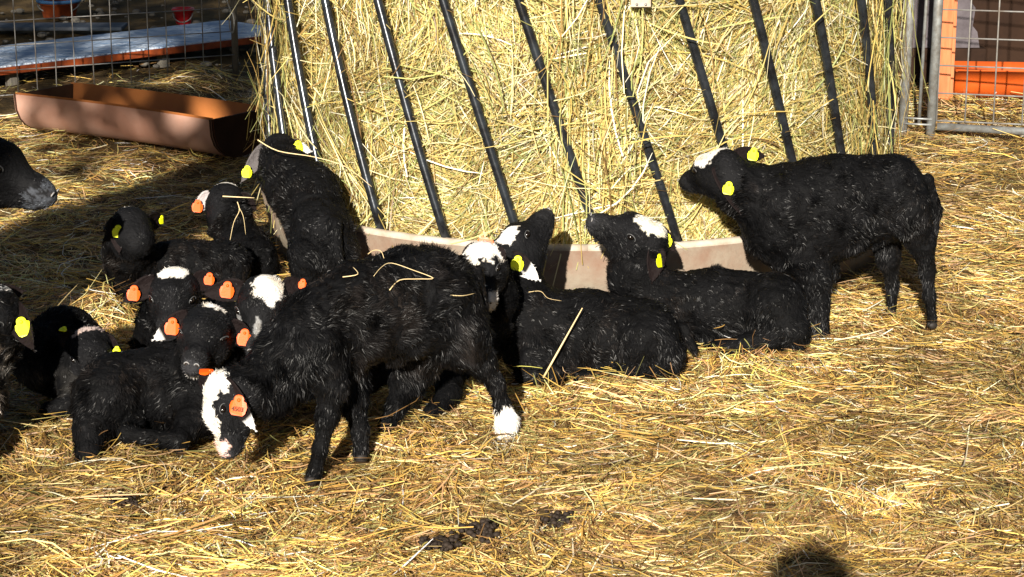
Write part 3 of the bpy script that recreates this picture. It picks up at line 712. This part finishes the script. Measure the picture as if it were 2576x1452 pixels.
# K
_, mK, _ = lamb('lamb', 'black lamb standing with its back to us, head pushed between the left feeder bars', 'lamb',
    torso=[(812, 598, 6.68, 92), (778, 500, 6.84, 92), (738, 450, 6.94, 76)],
    neck=[(705, 385, 7.08, 46), (706, 425, 7.03, 56), (735, 470, 6.92, 74)],
    legs=[[(772, 640, 6.62, 50), (768, 720, 6.62, 34), (745, 790, 6.62, 24)], [(850, 640, 6.66, 58), (868, 720, 6.68, 34), (862, 780, 6.7, 24)],
          [(745, 530, 6.93, 44), (748, 620, 6.9, 26), (748, 690, 6.9, 22)]],
    tail=[(842, 560, 6.6, 20), (852, 660, 6.56, 15)],
    head=((702, 384, 7.08), (688, 402), 'f', (0, .2, 1)), hs=1.05,
    ears=[dict(side=1, tip=(606, 450, 7.0), tag='y', open=(0, -1, 0), tagt=.78, inner=(.1, .09, .09)), dict(side=-1, tip=(782, 372, 7.04), tag='y', open=(0, -1, .1), tagt=.35, white=True, ts=1.1)])
# L adult head at the left edge
_, mL, _ = lamb('sheep', 'adult black sheep with grey muzzle reaching in from the left edge above the others', 'sheep',
    torso=[(-330, 560, 5.95, 200), (-520, 560, 5.9, 215), (-700, 560, 5.85, 205)],
    neck=[(-70, 420, 6.0, 80), (-160, 450, 6.0, 110), (-300, 520, 5.97, 150)],
    legs=[[(-300, 700, 5.9, 80), (-290, 820, 5.88, 40), (-290, 930, 5.88, 32)], [(-340, 700, 6.05, 80), (-330, 800, 6.05, 38), (-330, 880, 6.05, 30)],
          [(-700, 700, 5.8, 90), (-720, 850, 5.8, 42), (-710, 960, 5.78, 32)], [(-680, 700, 5.95, 90), (-690, 820, 5.95, 40), (-690, 910, 5.95, 32)]],
    head=((-66, 402, 6.0), (134, 466), 'n', (.1, -.1, 1)), hs=1.62, wool=.02, h=.008, group=None,
    patches=[((.138, 0, -.028), (.036, .05, .036), (.055, .06, .07))], ears=[dict(side=1, d=(-.05, .10, -.02), open=(0, -1, 0)), dict(side=-1, d=(-.05, .10, -.02), open=(0, -1, 0))])
# M grizzled sheep at the left edge
_, mM, _ = lamb('sheep', 'grizzled grey-fleeced sheep at the left edge, long yellow tag on its ear', 'sheep',
    torso=[(-88, 965, 5.25, 128), (-280, 940, 5.3, 175), (-480, 930, 5.35, 175)],
    neck=[(-30, 790, 5.3, 72), (-60, 850, 5.28, 100), (-120, 920, 5.28, 130)],
    legs=[[(-90, 1020, 5.15, 90), (-60, 1100, 5.12, 50), (-120, 1130, 5.1, 36)]],
    head=((-14, 795, 5.32), (-130, 870), 'n', (.1, -.1, 1)), hs=1.35, wool=.02, grey=.16, h=.0075, group=None,
    patches=[((-.01, 0, .05), (.024, .03, .012), (.28, .28, .28))],
    ears=[dict(side=1, tip=(84, 868, 5.2), tag='y', open=(0, -1, 0), tagt=.5, tagup=(-.35, 0, 1), ts=1.25, dark=(.02, .018, .017)), dict(side=-1, tip=(60, 720, 5.4), tag=None, open=(0, -1, 0))])
# N
_, mN, _ = lamb('lamb', 'black lamb with white streak over its head, curled beside the grizzled sheep', 'lamb',
    torso=[(110, 900, 5.7, 92), (165, 872, 5.78, 104), (215, 900, 5.85, 88)],
    neck=[(225, 880, 5.62, 60), (205, 930, 5.62, 72), (160, 920, 5.7, 86)],
    legs=[[(200, 960, 5.6, 50), (170, 1020, 5.52, 26), (120, 1030, 5.5, 24)]],
    head=((232, 880, 5.6), (232, 960), 'n', (.0, -.5, .9)), hs=1.05, grey=.03,
    patches=[((-.015, -.012, .045), (.016, .050, .016), (.48, .38, .35))],
    ears=[dict(side=-1, tip=(150, 832, 5.62), tag='y', open=(0, -1, 0), tagt=.7, ts=.6, tagn=(.1, -.2, .95)), dict(side=1, tip=(306, 890, 5.58), tag='y', open=(0, -1, -.1), tagt=.75, ts=.6)])
# E foreground
rE, mE, _ = lamb('lamb', 'shaggy black lamb striding in the foreground, white face down grazing, one white hind foot', 'lamb',
    torso=[(785, 835, 5.15, 112), (900, 785, 5.22, 130), (1030, 762, 5.32, 142), (1090, 742, 5.40, 124)],
    neck=[(584, 985, 5.03, 60), (655, 975, 5.08, 78), (730, 912, 5.12, 94), (780, 850, 5.15, 104)],
    legs=[[(805, 890, 5.09, 74), (834, 975, 5.07, 41), (824, 1045, 5.06, 33), (805, 1130, 5.05, 23), (790, 1195, 5.05, 26)],
          [(860, 900, 5.22, 66), (888, 1010, 5.22, 38), (905, 1080, 5.22, 27), (908, 1140, 5.22, 26)],
          [(1110, 770, 5.36, 104), (1160, 850, 5.36, 78), (1212, 910, 5.38, 42), (1246, 962, 5.40, 26), (1264, 1020, 5.41, 24), (1274, 1062, 5.41, 31), (1272, 1082, 5.41, 30)],
          [(1060, 880, 5.47, 80), (1022, 955, 5.46, 44), (998, 1020, 5.42, 30), (975, 1070, 5.4, 24), (965, 1105, 5.38, 26)]],
    tail=[(1198, 680, 5.42, 20), (1212, 760, 5.42, 16), (1210, 830, 5.42, 12)],
    head=((572, 992, 5.02), (552, 1138), 'n', (-1, -.42, .1)), hs=1.03, wool=.019, dens=1.5, h=.0055, nosemat=M_nosep,
    patches=[((-.002, .010, .045), (.052, .058, .045)), ((.082, .0, .026), (.080, .024, .026)), ((.045, .004, .036), (.045, .032, .026)), ((.135, 0, -.01), (.022, .024, .022), (.75, .5, .44))],
    socks=[(1274, 1072, 5.41, .058)],
    ears=[dict(side=1, tip=(642, 1070, 4.93), tag='o', open=(-.2, -1, .1), tagt=.55, white='tip', ts=1.15, num='4503', tagn=(-.15, -1, .25), tagup=(.1, 0, 1)), dict(side=-1, tip=(505, 925, 5.10), tag='o', open=(0, -1, 1), tagt=.6, tagn=(0, -.2, 1), tagup=(1, 0, .3), ts=.8)],
    hoofs=[(782, 1208, 5.04, 24), (1272, 1090, 5.41, 20, (-.3, -1, 0), 1), (908, 1152, 5.21, 24), (962, 1116, 5.37, 24)])

# ------------------------------------------------------------------ single straws
def cast(m, px, py):
    t = BV[m].ray_cast(Vector((0, 0, CAMZ)), Vector(ray(px, py)).normalized())
    return None if t[0] is None else np.array(t[0])
BV = {}
for nm, (V_, Q_) in (('E', mE), ('C', mC), ('K', mK), ('J', mJ), ('B', mB)):
    BV[nm] = BVHTree.FromPolygons([Vector(v) for v in V_], [tuple(int(i) for i in q) for q in Q_])
def straw(pxs_, who, label, r=.0022, off=.016, Y=None):
    pts = []
    for q in pxs_:
        if Y is not None: pts.append(P(q[0], q[1], q[2] if len(q) > 2 else Y)); continue
        h_ = cast(who, q[0], q[1]); 
        if h_ is None: h_ = pts[-1] + (P(q[0], q[1], pts[-1][1]) - pts[-1]) if pts else P(q[0], q[1], 5.3)
        pts.append(h_ - nrm(ray(q[0], q[1])) * off)
    pts = np.array(pts); out = []
    for i in range(len(pts) - 1):
        a0, a1, a2, a3 = pts[max(i - 1, 0)], pts[i], pts[i + 1], pts[min(i + 2, len(pts) - 1)]
        for t in (0, .25, .5, .75): out.append(.5 * (2 * a1 + (a2 - a0) * t + (2 * a0 - 5 * a1 + 4 * a2 - a3) * t * t + (3 * a1 - a0 - 3 * a2 + a3) * t ** 3))
    pts = np.array(out + [pts[-1]]); m = MB(); m.tube(pts, np.linspace(r, r * .45, len(pts)) * (.8 if Y else .62), 6); o = m.build('straw', M_pale, None, smooth=True)
    tag(o, label, 'straw', 'loose straws lying on the lambs')
straw([(980, 730), (1005, 705), (1050, 702), (1090, 700), (1040, 680), (985, 662), (960, 672), (940, 695)], 'E', 'long zigzag straw across the foreground lamb back')
straw([(862, 697), (900, 690), (888, 672)], 'E', 'short forked straw beside the zigzag one on the shaggy back')
straw([(925, 640), (940, 630), (958, 632), (966, 650)], 'E', 'small hooked straw on the topline of the shaggy foreground lamb')
straw([(1134, 743), (1165, 744), (1195, 738)], 'E', 'straight pale straw on the rump of the shaggy foreground lamb')
straw([(1330, 735), (1360, 733), (1378, 750), (1412, 757)], 'C', 'curly thin straw on the back of the lamb with the up-turned nose', r=.0014, off=.006)
straw([(1367, 950, 5.84), (1465, 775, 5.84)], None, 'thick pale stalk leaning upright against the lying lamb flank', r=.0042, Y=5.84)
straw([(648, 352), (700, 380), (790, 395), (870, 420), (935, 470)], None, 'long straw arching over the neck of the lamb at the bars', r=.0024, Y=6.80)
straw([(560, 494), (640, 498)], None, 'short straight straw stuck across the far lamb head', r=.003, Y=7.02)
straw([(597, 508), (602, 530), (588, 560), (578, 608)], None, 'root-like hay wisp hanging on the neck of the rear-view lamb', r=.0018, Y=6.98)
straw([(600, 520), (612, 545), (618, 590)], None, 'thin right-hand wisp hanging on the neck of the rear-view lamb', r=.0013, Y=6.98)

def dung(px, py, n, label, sp=.03):
    c = G(px, py); m = MB()
    for i in range(n):
        x, y = c[0] + R.normal(0, sp * 1.35), c[1] + R.normal(0, sp * 1.6); z = float(gz(np.array([x]), np.array([y]))[0]) + .020 + R.uniform(0, .014)
        a = R.uniform(0, 6.28); Mx = np.array([[math.cos(a), -math.sin(a), 0], [math.sin(a), math.cos(a), 0], [0, 0, 1]])
        q = R.uniform(.5, 1.35); m.ell((x, y, z), (.0075 * q, .0055 * q, .005 * q), Mx, 8, 6)
    o = m.build('dung_heap', M_dung, None, smooth=True); tag(o, label, 'droppings', 'sheep droppings in the hay')
dung(1110, 1375, 110, 'biggest heap of dark droppings in the front hay', .014)
dung(1212, 1335, 55, 'dark droppings just right of the biggest heap', .014)
dung(1400, 1302, 55, 'small dark droppings heap farthest right in the front hay', .012)
dung(305, 1270, 50, 'dark droppings in the hay at front left', .012)

# ------------------------------------------------------------------ left background
def gp(px, py): q = G(px, py); return q
def long_trough():
    A = np.array([G(548, 392)[0], G(548, 392)[1], 0.]); B = np.array([G(60, 322)[0], G(60, 322)[1], 0.])
    u_ = nrm(B - A); n_ = np.array([u_[1], -u_[0], 0]);  n_ = n_ if n_[1] > 0 else -n_   # away from camera
    A = A - np.array([0, .17, 0]); B = B - np.array([0, .17, 0])
    root = empty('feed_trough', tuple(A)); tag(root, 'long terracotta half-round trough lying in dappled sun by the wire fence', 'trough')
    Lg = np.linalg.norm(B - A); Wd, Hh = .36, .18
    prof = []
    for t in np.linspace(0, 1, 13):
        a = math.pi * t; prof.append((Wd / 2 - Wd / 2 * math.cos(a), Hh - (Hh - .0) * math.sin(a) ** .7 if 0 < t < 1 else Hh))
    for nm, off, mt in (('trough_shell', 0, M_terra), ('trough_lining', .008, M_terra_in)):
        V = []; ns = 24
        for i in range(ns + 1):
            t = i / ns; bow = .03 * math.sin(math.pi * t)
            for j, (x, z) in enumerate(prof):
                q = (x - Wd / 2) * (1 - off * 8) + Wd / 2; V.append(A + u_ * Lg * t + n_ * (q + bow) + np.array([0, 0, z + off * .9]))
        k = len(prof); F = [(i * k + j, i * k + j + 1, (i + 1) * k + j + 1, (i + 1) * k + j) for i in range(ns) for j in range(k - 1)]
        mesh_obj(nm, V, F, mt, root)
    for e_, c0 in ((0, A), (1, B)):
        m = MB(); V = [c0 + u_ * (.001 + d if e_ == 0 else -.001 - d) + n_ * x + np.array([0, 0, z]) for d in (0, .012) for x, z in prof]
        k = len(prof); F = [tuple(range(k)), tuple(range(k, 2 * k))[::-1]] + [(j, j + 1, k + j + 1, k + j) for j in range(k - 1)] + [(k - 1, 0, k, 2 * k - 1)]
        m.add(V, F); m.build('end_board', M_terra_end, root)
long_trough()

def wire_panel(root, A, B, z0, z1, sx, sz, r, mt=M_wire, name='wire_mesh'):
    A = np.array(A, float); B = np.array(B, float); L = np.linalg.norm(B - A); u_ = (B - A) / L; m = MB()
    n = int(L / sx)
    for i in range(n + 1):
        p = A + u_ * (i * sx); 
        j = R.normal(0, .003); m.tube([(p[0], p[1], z0), (p[0] + j, p[1] - .004, (z0 + z1) / 2), (p[0], p[1], z1)], r, 6)
    k = int((z1 - z0) / sz)
    for i in range(k + 1):
        z = z0 + i * sz; m.tube([A + np.array([0, .004, z]), (A + B) / 2 + np.array([0, .004, z + .003]), B + np.array([0, .004, z])], r, 6)
    return m.build(name, mt, root, smooth=True)
def left_fence():
    A, B = (-3.2, 10.15, 0), (-1.39, 11.1, 0)
    root = empty('wire_fence', B); tag(root, 'grey welded wire fence behind the terracotta trough at left', 'fence')
    wire_panel(root, A, B, .02, 1.3, .094, .118, .0028)
    for c in (A, B):
        m = MB(); m.tube([(c[0], c[1] + .03, -.05), (c[0], c[1] + .03, 1.4)], .017, 10); m.build('post', M_wood if c is B else M_galv, root, smooth=True)
    # snap hook hanging on the post
    hk = P(583, 58, 11.0); m = MB()
    m.tube([hk + np.array([.022 * math.cos(a) * .55, 0, .05 * math.sin(a)]) for a in np.linspace(0, 2 * math.pi, 17)], .0035, 6, cap=False)
    m.tube([hk + np.array([0, 0, .05]), hk + np.array([-.02, 0, .11]), hk + np.array([0, 0, .2])], .004, 6)
    m.build('snap_hook', M_galv, root, smooth=True)
left_fence()
def platform():
    F0, F1 = P(-330, 226, 10.55), P(634, 104, 11.75); z = .085
    fx0 = np.array([-3.4, 10.15]); fx1 = np.array([-1.2, 12.33])
    u_ = (fx1 - fx0) / np.linalg.norm(fx1 - fx0); n_ = np.array([-u_[1], u_[0]])
    root = empty('plank_table', (*fx0, 0)); tag(root, 'low white-painted plank table with orange edge behind the left fence', 'table')
    L = np.linalg.norm(fx1 - fx0); M = np.array([[u_[0], n_[0], 0], [u_[1], n_[1], 0], [0, 0, 1]])
    m = MB()
    for k in range(5):
        c = fx0 + u_ * L / 2 + n_ * (.065 + k * .128); m.box((c[0], c[1], z), (L, .122, .02), M, .004)
    m.build('table_top', M_white, root)
    m = MB(); c = fx0 + u_ * L / 2 - n_ * .012; m.box((c[0], c[1], z - .014), (L, .018, .035), M, .003); m.build('edge_strip', M_oedge, root)
    for t in (.12, .42, .72, .95):
        for v in (.05, .6):
            c = fx0 + u_ * L * t + n_ * v; m = MB(); m.box((c[0], c[1], .02), (.05, .05, .10), M, .004); m.build('leg', M_wood, root)
platform()
def extras_left():
    c = G(110, 80); m = MB(); m.box((c[0] - .1, c[1], .03), (1.15, .22, .02), bevel=.005); o = m.build('grey_board', M_slab); tag(o, 'blue-grey board lying on the dirt behind the white plank table', 'board')
    def tub(px, py, r, hh, m1, m2, name, label):
        c = G(px, py); root = empty(name, (c[0], c[1], 0)); tag(root, label, name.split('_')[-1])
        V = []; n = 28; prof = [(r * .82, 0), (r, hh), (r * 1.05, hh), (r * 1.05, hh - .02), (r * .97, hh - .02), (r * .95, hh - .01), (r * .78, .02), (0.001, .02)]
        for i in range(n):
            a = 2 * math.pi * i / n
            for q, z in prof: V.append((c[0] + q * math.cos(a), c[1] + q * math.sin(a), z))
        k = len(prof); F = [(i * k + j, ((i + 1) % n) * k + j, ((i + 1) % n) * k + j + 1, i * k + j + 1) for i in range(n) for j in range(k - 1)]
        mesh_obj('shell', V, F, m1, root)
        m = MB(); m.tube([(c[0] + r * 1.06 * math.cos(a), c[1] + r * 1.06 * math.sin(a), hh) for a in np.linspace(0, 2 * math.pi, 25)], .012, 6); m.build('rim', m2, root, smooth=True)
        m = MB(); m.tube([(c[0] + r * 1.05 * math.cos(a), c[1] - .02 - r * .5 * math.sin(a), hh - .02 - .05 * math.sin(a)) for a in np.linspace(0, math.pi, 13)], .004, 6); m.build('handle', M_galv, root, smooth=True)
    tub(462, 60, .055, .085, M_red, M_red, 'red_bucket', 'small bright red bucket on the dirt behind the left fence')
    tub(150, 42, .12, .10, M_oedge, M_blue, 'feed_tub', 'round red tub with blue rim, top left behind the wire fence')
    # stones and clods
    r = np.random.default_rng(5); m = MB()
    for i in range(260):
        x, y = r.uniform(-4.2, -.9), r.uniform(11.6, 15.5); q = r.uniform(.006, .025); m.ell((x, y, q * .3), (q * 1.3, q, q * .7), None, 7, 5)
    o = m.build('loose_stones', M_wood); tag(o, 'scattered clods and stones on the bare dirt', 'stones', kind='stuff')
extras_left()

# ------------------------------------------------------------------ right background
def gate():
    b1, b2 = G(2270, 334), G(2340, 338)
    root = empty('metal_gate', (b2[0], b2[1], 0)); tag(root, 'galvanised pipe gate with welded wire mesh at the top right', 'gate')
    ang = np.array([2.9, G(2576, 357)[1] - .25]) 
    A = np.array([b2[0] + .03, b2[1], 0]); B = np.array([3.3, b2[1] - .42, 0])
    for c in (b1, b2):
        m = MB(); m.tube([(c[0] - .0, c[1], -.05), (c[0] + .02, c[1] + .0, 1.3)], .021, 12); m.build('post', M_galv, root, smooth=True)
    c = G(2311, 322); m = MB(); m.tube([(c[0], c[1], .02), (c[0] + .02, c[1], 1.3)], .008, 8); m.build('drop_rod', M_galv, root, smooth=True)
    m = MB()
    for zz in (.045, .07): m.tube([(b1[0], b1[1] - .02, zz), (b2[0], b2[1] - .02, zz)], .005, 6)
    m.build('hinge_link', M_galv, root, smooth=True)
    m = MB(); m.tube([A + np.array([.0, 0, .035]), (A + B) / 2 + np.array([0, 0, .028]), B + np.array([0, 0, .03])], .017, 12); m.build('bottom_rail', M_galv, root, smooth=True)
    wire_panel(root, A + np.array([-.005, 0, 0]), B, .06, 1.3, .122, .122, .0036)
gate()
def shed():
    root = empty('shed', (2.2, 11.2, 0)); tag(root, 'dark open shed with lilac rendered wall and orange door post behind the gate', 'shed')
    def X(px, Y): return (px - 1288) / FD * (Y / CT)
    # wall with an uneven, broken right end at the doorway
    xl, xr = X(2262, 11.2), X(2418, 11.2)
    m = MB(); out = [(xl, .16), (xr + .03, .16), (xr + .015, .24), (xr - .01, .27), (xr, .36), (xr - .03, .40), (xr - .025, .52), (xr - .03, 1.7), (xl, 1.7)]
    V = [(x, 11.2 + d, z) for d in (0, .12) for x, z in out]; n = len(out)
    m.add(V, [tuple(range(n)), tuple(range(n, 2 * n))[::-1]] + [(i, (i + 1) % n, n + (i + 1) % n, n + i) for i in range(n)]); m.build('front_wall', M_block, root)
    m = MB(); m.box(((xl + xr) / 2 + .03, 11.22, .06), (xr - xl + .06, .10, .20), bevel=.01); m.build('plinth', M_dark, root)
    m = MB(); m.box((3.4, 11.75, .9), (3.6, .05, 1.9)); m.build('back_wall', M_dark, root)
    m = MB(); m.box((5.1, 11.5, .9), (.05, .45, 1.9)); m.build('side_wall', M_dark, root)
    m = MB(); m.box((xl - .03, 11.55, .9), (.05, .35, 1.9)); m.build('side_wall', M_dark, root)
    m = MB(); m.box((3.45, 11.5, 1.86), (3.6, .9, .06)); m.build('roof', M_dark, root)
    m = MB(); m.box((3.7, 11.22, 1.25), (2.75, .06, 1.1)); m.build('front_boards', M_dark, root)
    q = G(2368, 268)
    m = MB(); m.box((q[0], q[1], .75), (.068, .05, 1.6), bevel=.005); m.build('door_post', M_owood, root)
    m = MB(); m.box((q[0] + .05, q[1] + .06, .75), (.022, .04, 1.6), bevel=.003); m.build('door_trim', M_owood, root)
shed()
def orange_trough():
    A = np.array([*G(2398, 262)[:2], 0.]); B = A + np.array([1.2, -.14, 0]); root = empty('orange_trough', tuple(A)); tag(root, 'bright orange half-round trough on the straw before the shed doorway', 'trough')
    L = np.linalg.norm(B - A); u_ = (B - A) / L; n_ = np.array([-u_[1], u_[0], 0]); prof = []
    for t in np.linspace(0, 1, 15):
        a = math.pi * t; prof.append((.15 - .15 * math.cos(a), .150 - .14 * math.sin(a) ** .6 if 0 < t < 1 else .155))
    V = []; k = len(prof)
    for i in range(13):
        for sc_ in (0, 1):
            for x, z in prof: V.append(A + u_ * L * i / 12 + n_ * ((x - .15) * (1 - .06 * sc_) + .15) + np.array([0, 0, z + .008 * sc_]))
    F = []
    for i in range(12):
        for j in range(k - 1):
            a = i * 2 * k + j; F.append((a, a + 1, a + 2 * k + 1, a + 2 * k)); b = a + k; F.append((b, b + 2 * k, b + 2 * k + 1, b + 1))
        for j in (0, k - 1):
            a = i * 2 * k + j; F.append((a, a + k, a + 3 * k, a + 2 * k))
    for j in range(k - 1):
        F.append((j, j + k, j + k + 1, j + 1)); a = 24 * k + j; F.append((a, a + 1, a + k + 1, a + k))
    mesh_obj('shell', V, F, M_orange, root)
    for c0, sg in ((A, 1), (B, -1)):
        V = [c0 + u_ * sg * (.004 + d) + n_ * x * .98 + np.array([0, 0, z + .002]) for d in (0, .01) for x, z in prof]
        mesh_obj('end_cap', V, [tuple(range(k)), tuple(range(k, 2 * k))[::-1]] + [(j, j + 1, k + j + 1, k + j) for j in range(k - 1)] + [(k - 1, 0, k, 2 * k - 1)], M_orange, root, smooth=False)
orange_trough()

# ------------------------------------------------------------------ photographer (only the head's shadow falls into view) and trees behind the camera
def photographer():
    root = empty('person', (0, -.35, 0)); tag(root, 'person in dark jacket taking the photo, head shadow on the front hay', 'person')
    x0, y0 = 0.0, -.33
    def c(p): return np.array([x0 + p[0], y0 + p[1], p[2]])
    def bone(a, b, ra, rb, k=.05): return (c(a), c(b), ra, rb, k, 0)
    head = [bone((0, 0, 1.755), (0, .01, 1.70), .092, .086), bone((0, .035, 1.66), (0, .03, 1.63), .055, .045), bone((0, .10, 1.69), (0, .095, 1.675), .012, .016, .02), bone((0, -.01, 1.62), (0, -.02, 1.50), .055, .06)]
    body = [bone((0, -.02, 1.40), (0, -.02, 1.12), .13, .12), bone((-.13, -.02, 1.42), (.13, -.02, 1.42), .085, .085), bone((0, -.02, 1.12), (0, -.02, .95), .12, .14)]
    for s in (1, -1):
        body += [bone((s * .19, -.02, 1.42), (s * .26, .04, 1.17), .058, .046), bone((s * .26, .04, 1.17), (s * .12, .17, 1.42), .045, .032),
                 bone((s * .09, -.02, .93), (s * .11, .0, .50), .088, .06), bone((s * .11, 0, .50), (s * .12, -.02, .10), .058, .038), bone((s * .12, -.03, .05), (s * .13, .13, .035), .045, .038)]
        h_ = (s * .115, .185, 1.46); body += [bone((s * .12, .17, 1.42), h_, .03, .035, .02)]
        for k_ in range(4): body += [bone((h_[0], .19, 1.45 + .02 * k_), (s * (.055 + .004 * k_), .205, 1.465 + .02 * k_), .009, .007, .008)]
        body += [bone((h_[0], .17, 1.46), (s * .07, .16, 1.51), .011, .008, .008)]
    V, Q = polygonise(head + body, .012)
    col = np.tile((.035, .045, .075), (len(V), 1)); loc = V - np.array([x0, y0, 0])
    col[loc[:, 2] < .95] = (.05, .06, .10); col[loc[:, 2] < .09] = (.03, .02, .015)
    col[(loc[:, 2] > 1.52) | ((loc[:, 1] > .165) & (loc[:, 2] > 1.40))] = (.55, .33, .24)
    mesh_obj('body', V, Q, M_skin, root, col=col)
    V, Q = polygonise([bone((0, -.015, 1.77), (0, -.03, 1.71), .101, .094)], .012); k = (V[:, 1] - y0 < .06); 
    mesh_obj('hair', V, Q[np.all(k[Q], 1)], M_hair, root)
photographer()

def tree(x, y, hgt, cx, crown_r, crown_z, label, seed, n=2600, tr=.25, path=None):
    r = np.random.default_rng(seed); root = empty('tree', (x, y, 0)); tag(root, label, 'tree', 'trees outside the pen that throw the dappled shade')
    m = MB(); pts = [(x + (cx - x) * max(0, t - .68) * 2.8, y + .05 * math.cos(t * 4), t * hgt) for t in np.linspace(0, 1, 9)]
    if path: m.tube([(a, y, b) for a, b, _ in path], [c_ for _, _, c_ in path], 14)
    else: m.tube(pts, np.array([1.1, 1, .95, .93, .9, .88, .7, .45, .2]) * tr, 12)
    for i in range(16):
        t = r.uniform(.72, .98); p = np.array([x + (cx - x) * max(0, t - .68) * 2.8, y, t * hgt]); a = r.uniform(0, 6.28); L = crown_r * r.uniform(.5, .95)
        m.tube([p, p + np.array([math.cos(a) * L * .5, math.sin(a) * L * .5, .25]), p + np.array([math.cos(a) * L, math.sin(a) * L, .2 + r.uniform(0, .5)])], [.06, .035, .012], 6)
    m.build('trunk', M_bark, root, smooth=True)
    cl = r.normal(0, 1, (26, 3)); cl = nrm(cl) * r.uniform(.3, 1, (26, 1)) ** .5 * np.array([crown_r, crown_r, crown_r * .8]) + np.array([cx, y, crown_z])
    c = cl[r.integers(0, 26, n)] + r.normal(0, crown_r * .16, (n, 3)); d = nrm(r.normal(0, 1, (n, 3))); s_ = nrm(np.cross(d, r.normal(0, 1, (n, 3))))
    pts = c[:, None] + d[:, None] * (np.array([0, .05, .11, .16])[None, :, None]); V, F, C = ribbons(pts, s_, np.tile([.02, .09, .09, .01], (n, 1)), np.full((n, 3), .1))
    mesh_obj('crown', V, F, M_leaf, root, smooth=False)

tree(-2.88, -3.0, 6.4, -4.1, 1.65, 6.1, 'unseen tree behind the camera, crooked trunk shaped to shade the lying lambs', 3, 1150, .38,
     path=[(-3.0, 0, .42), (-3.05, 1.5, .38), (-3.08, 2.6, .36), (-3.06, 3.4, .36), (-2.93, 4.0, .35), (-2.62, 4.45, .30), (-2.72, 4.9, .20), (-3.3, 5.5, .14), (-4.0, 6.3, .08)])  # unseen trunk, bends added to lay a shade band left of the feeder
tree(-5.6, -4.2, 7.4, -6.2, 2.1, 6.9, 'broad tree behind the camera shading the far left ground', 4, 1900)
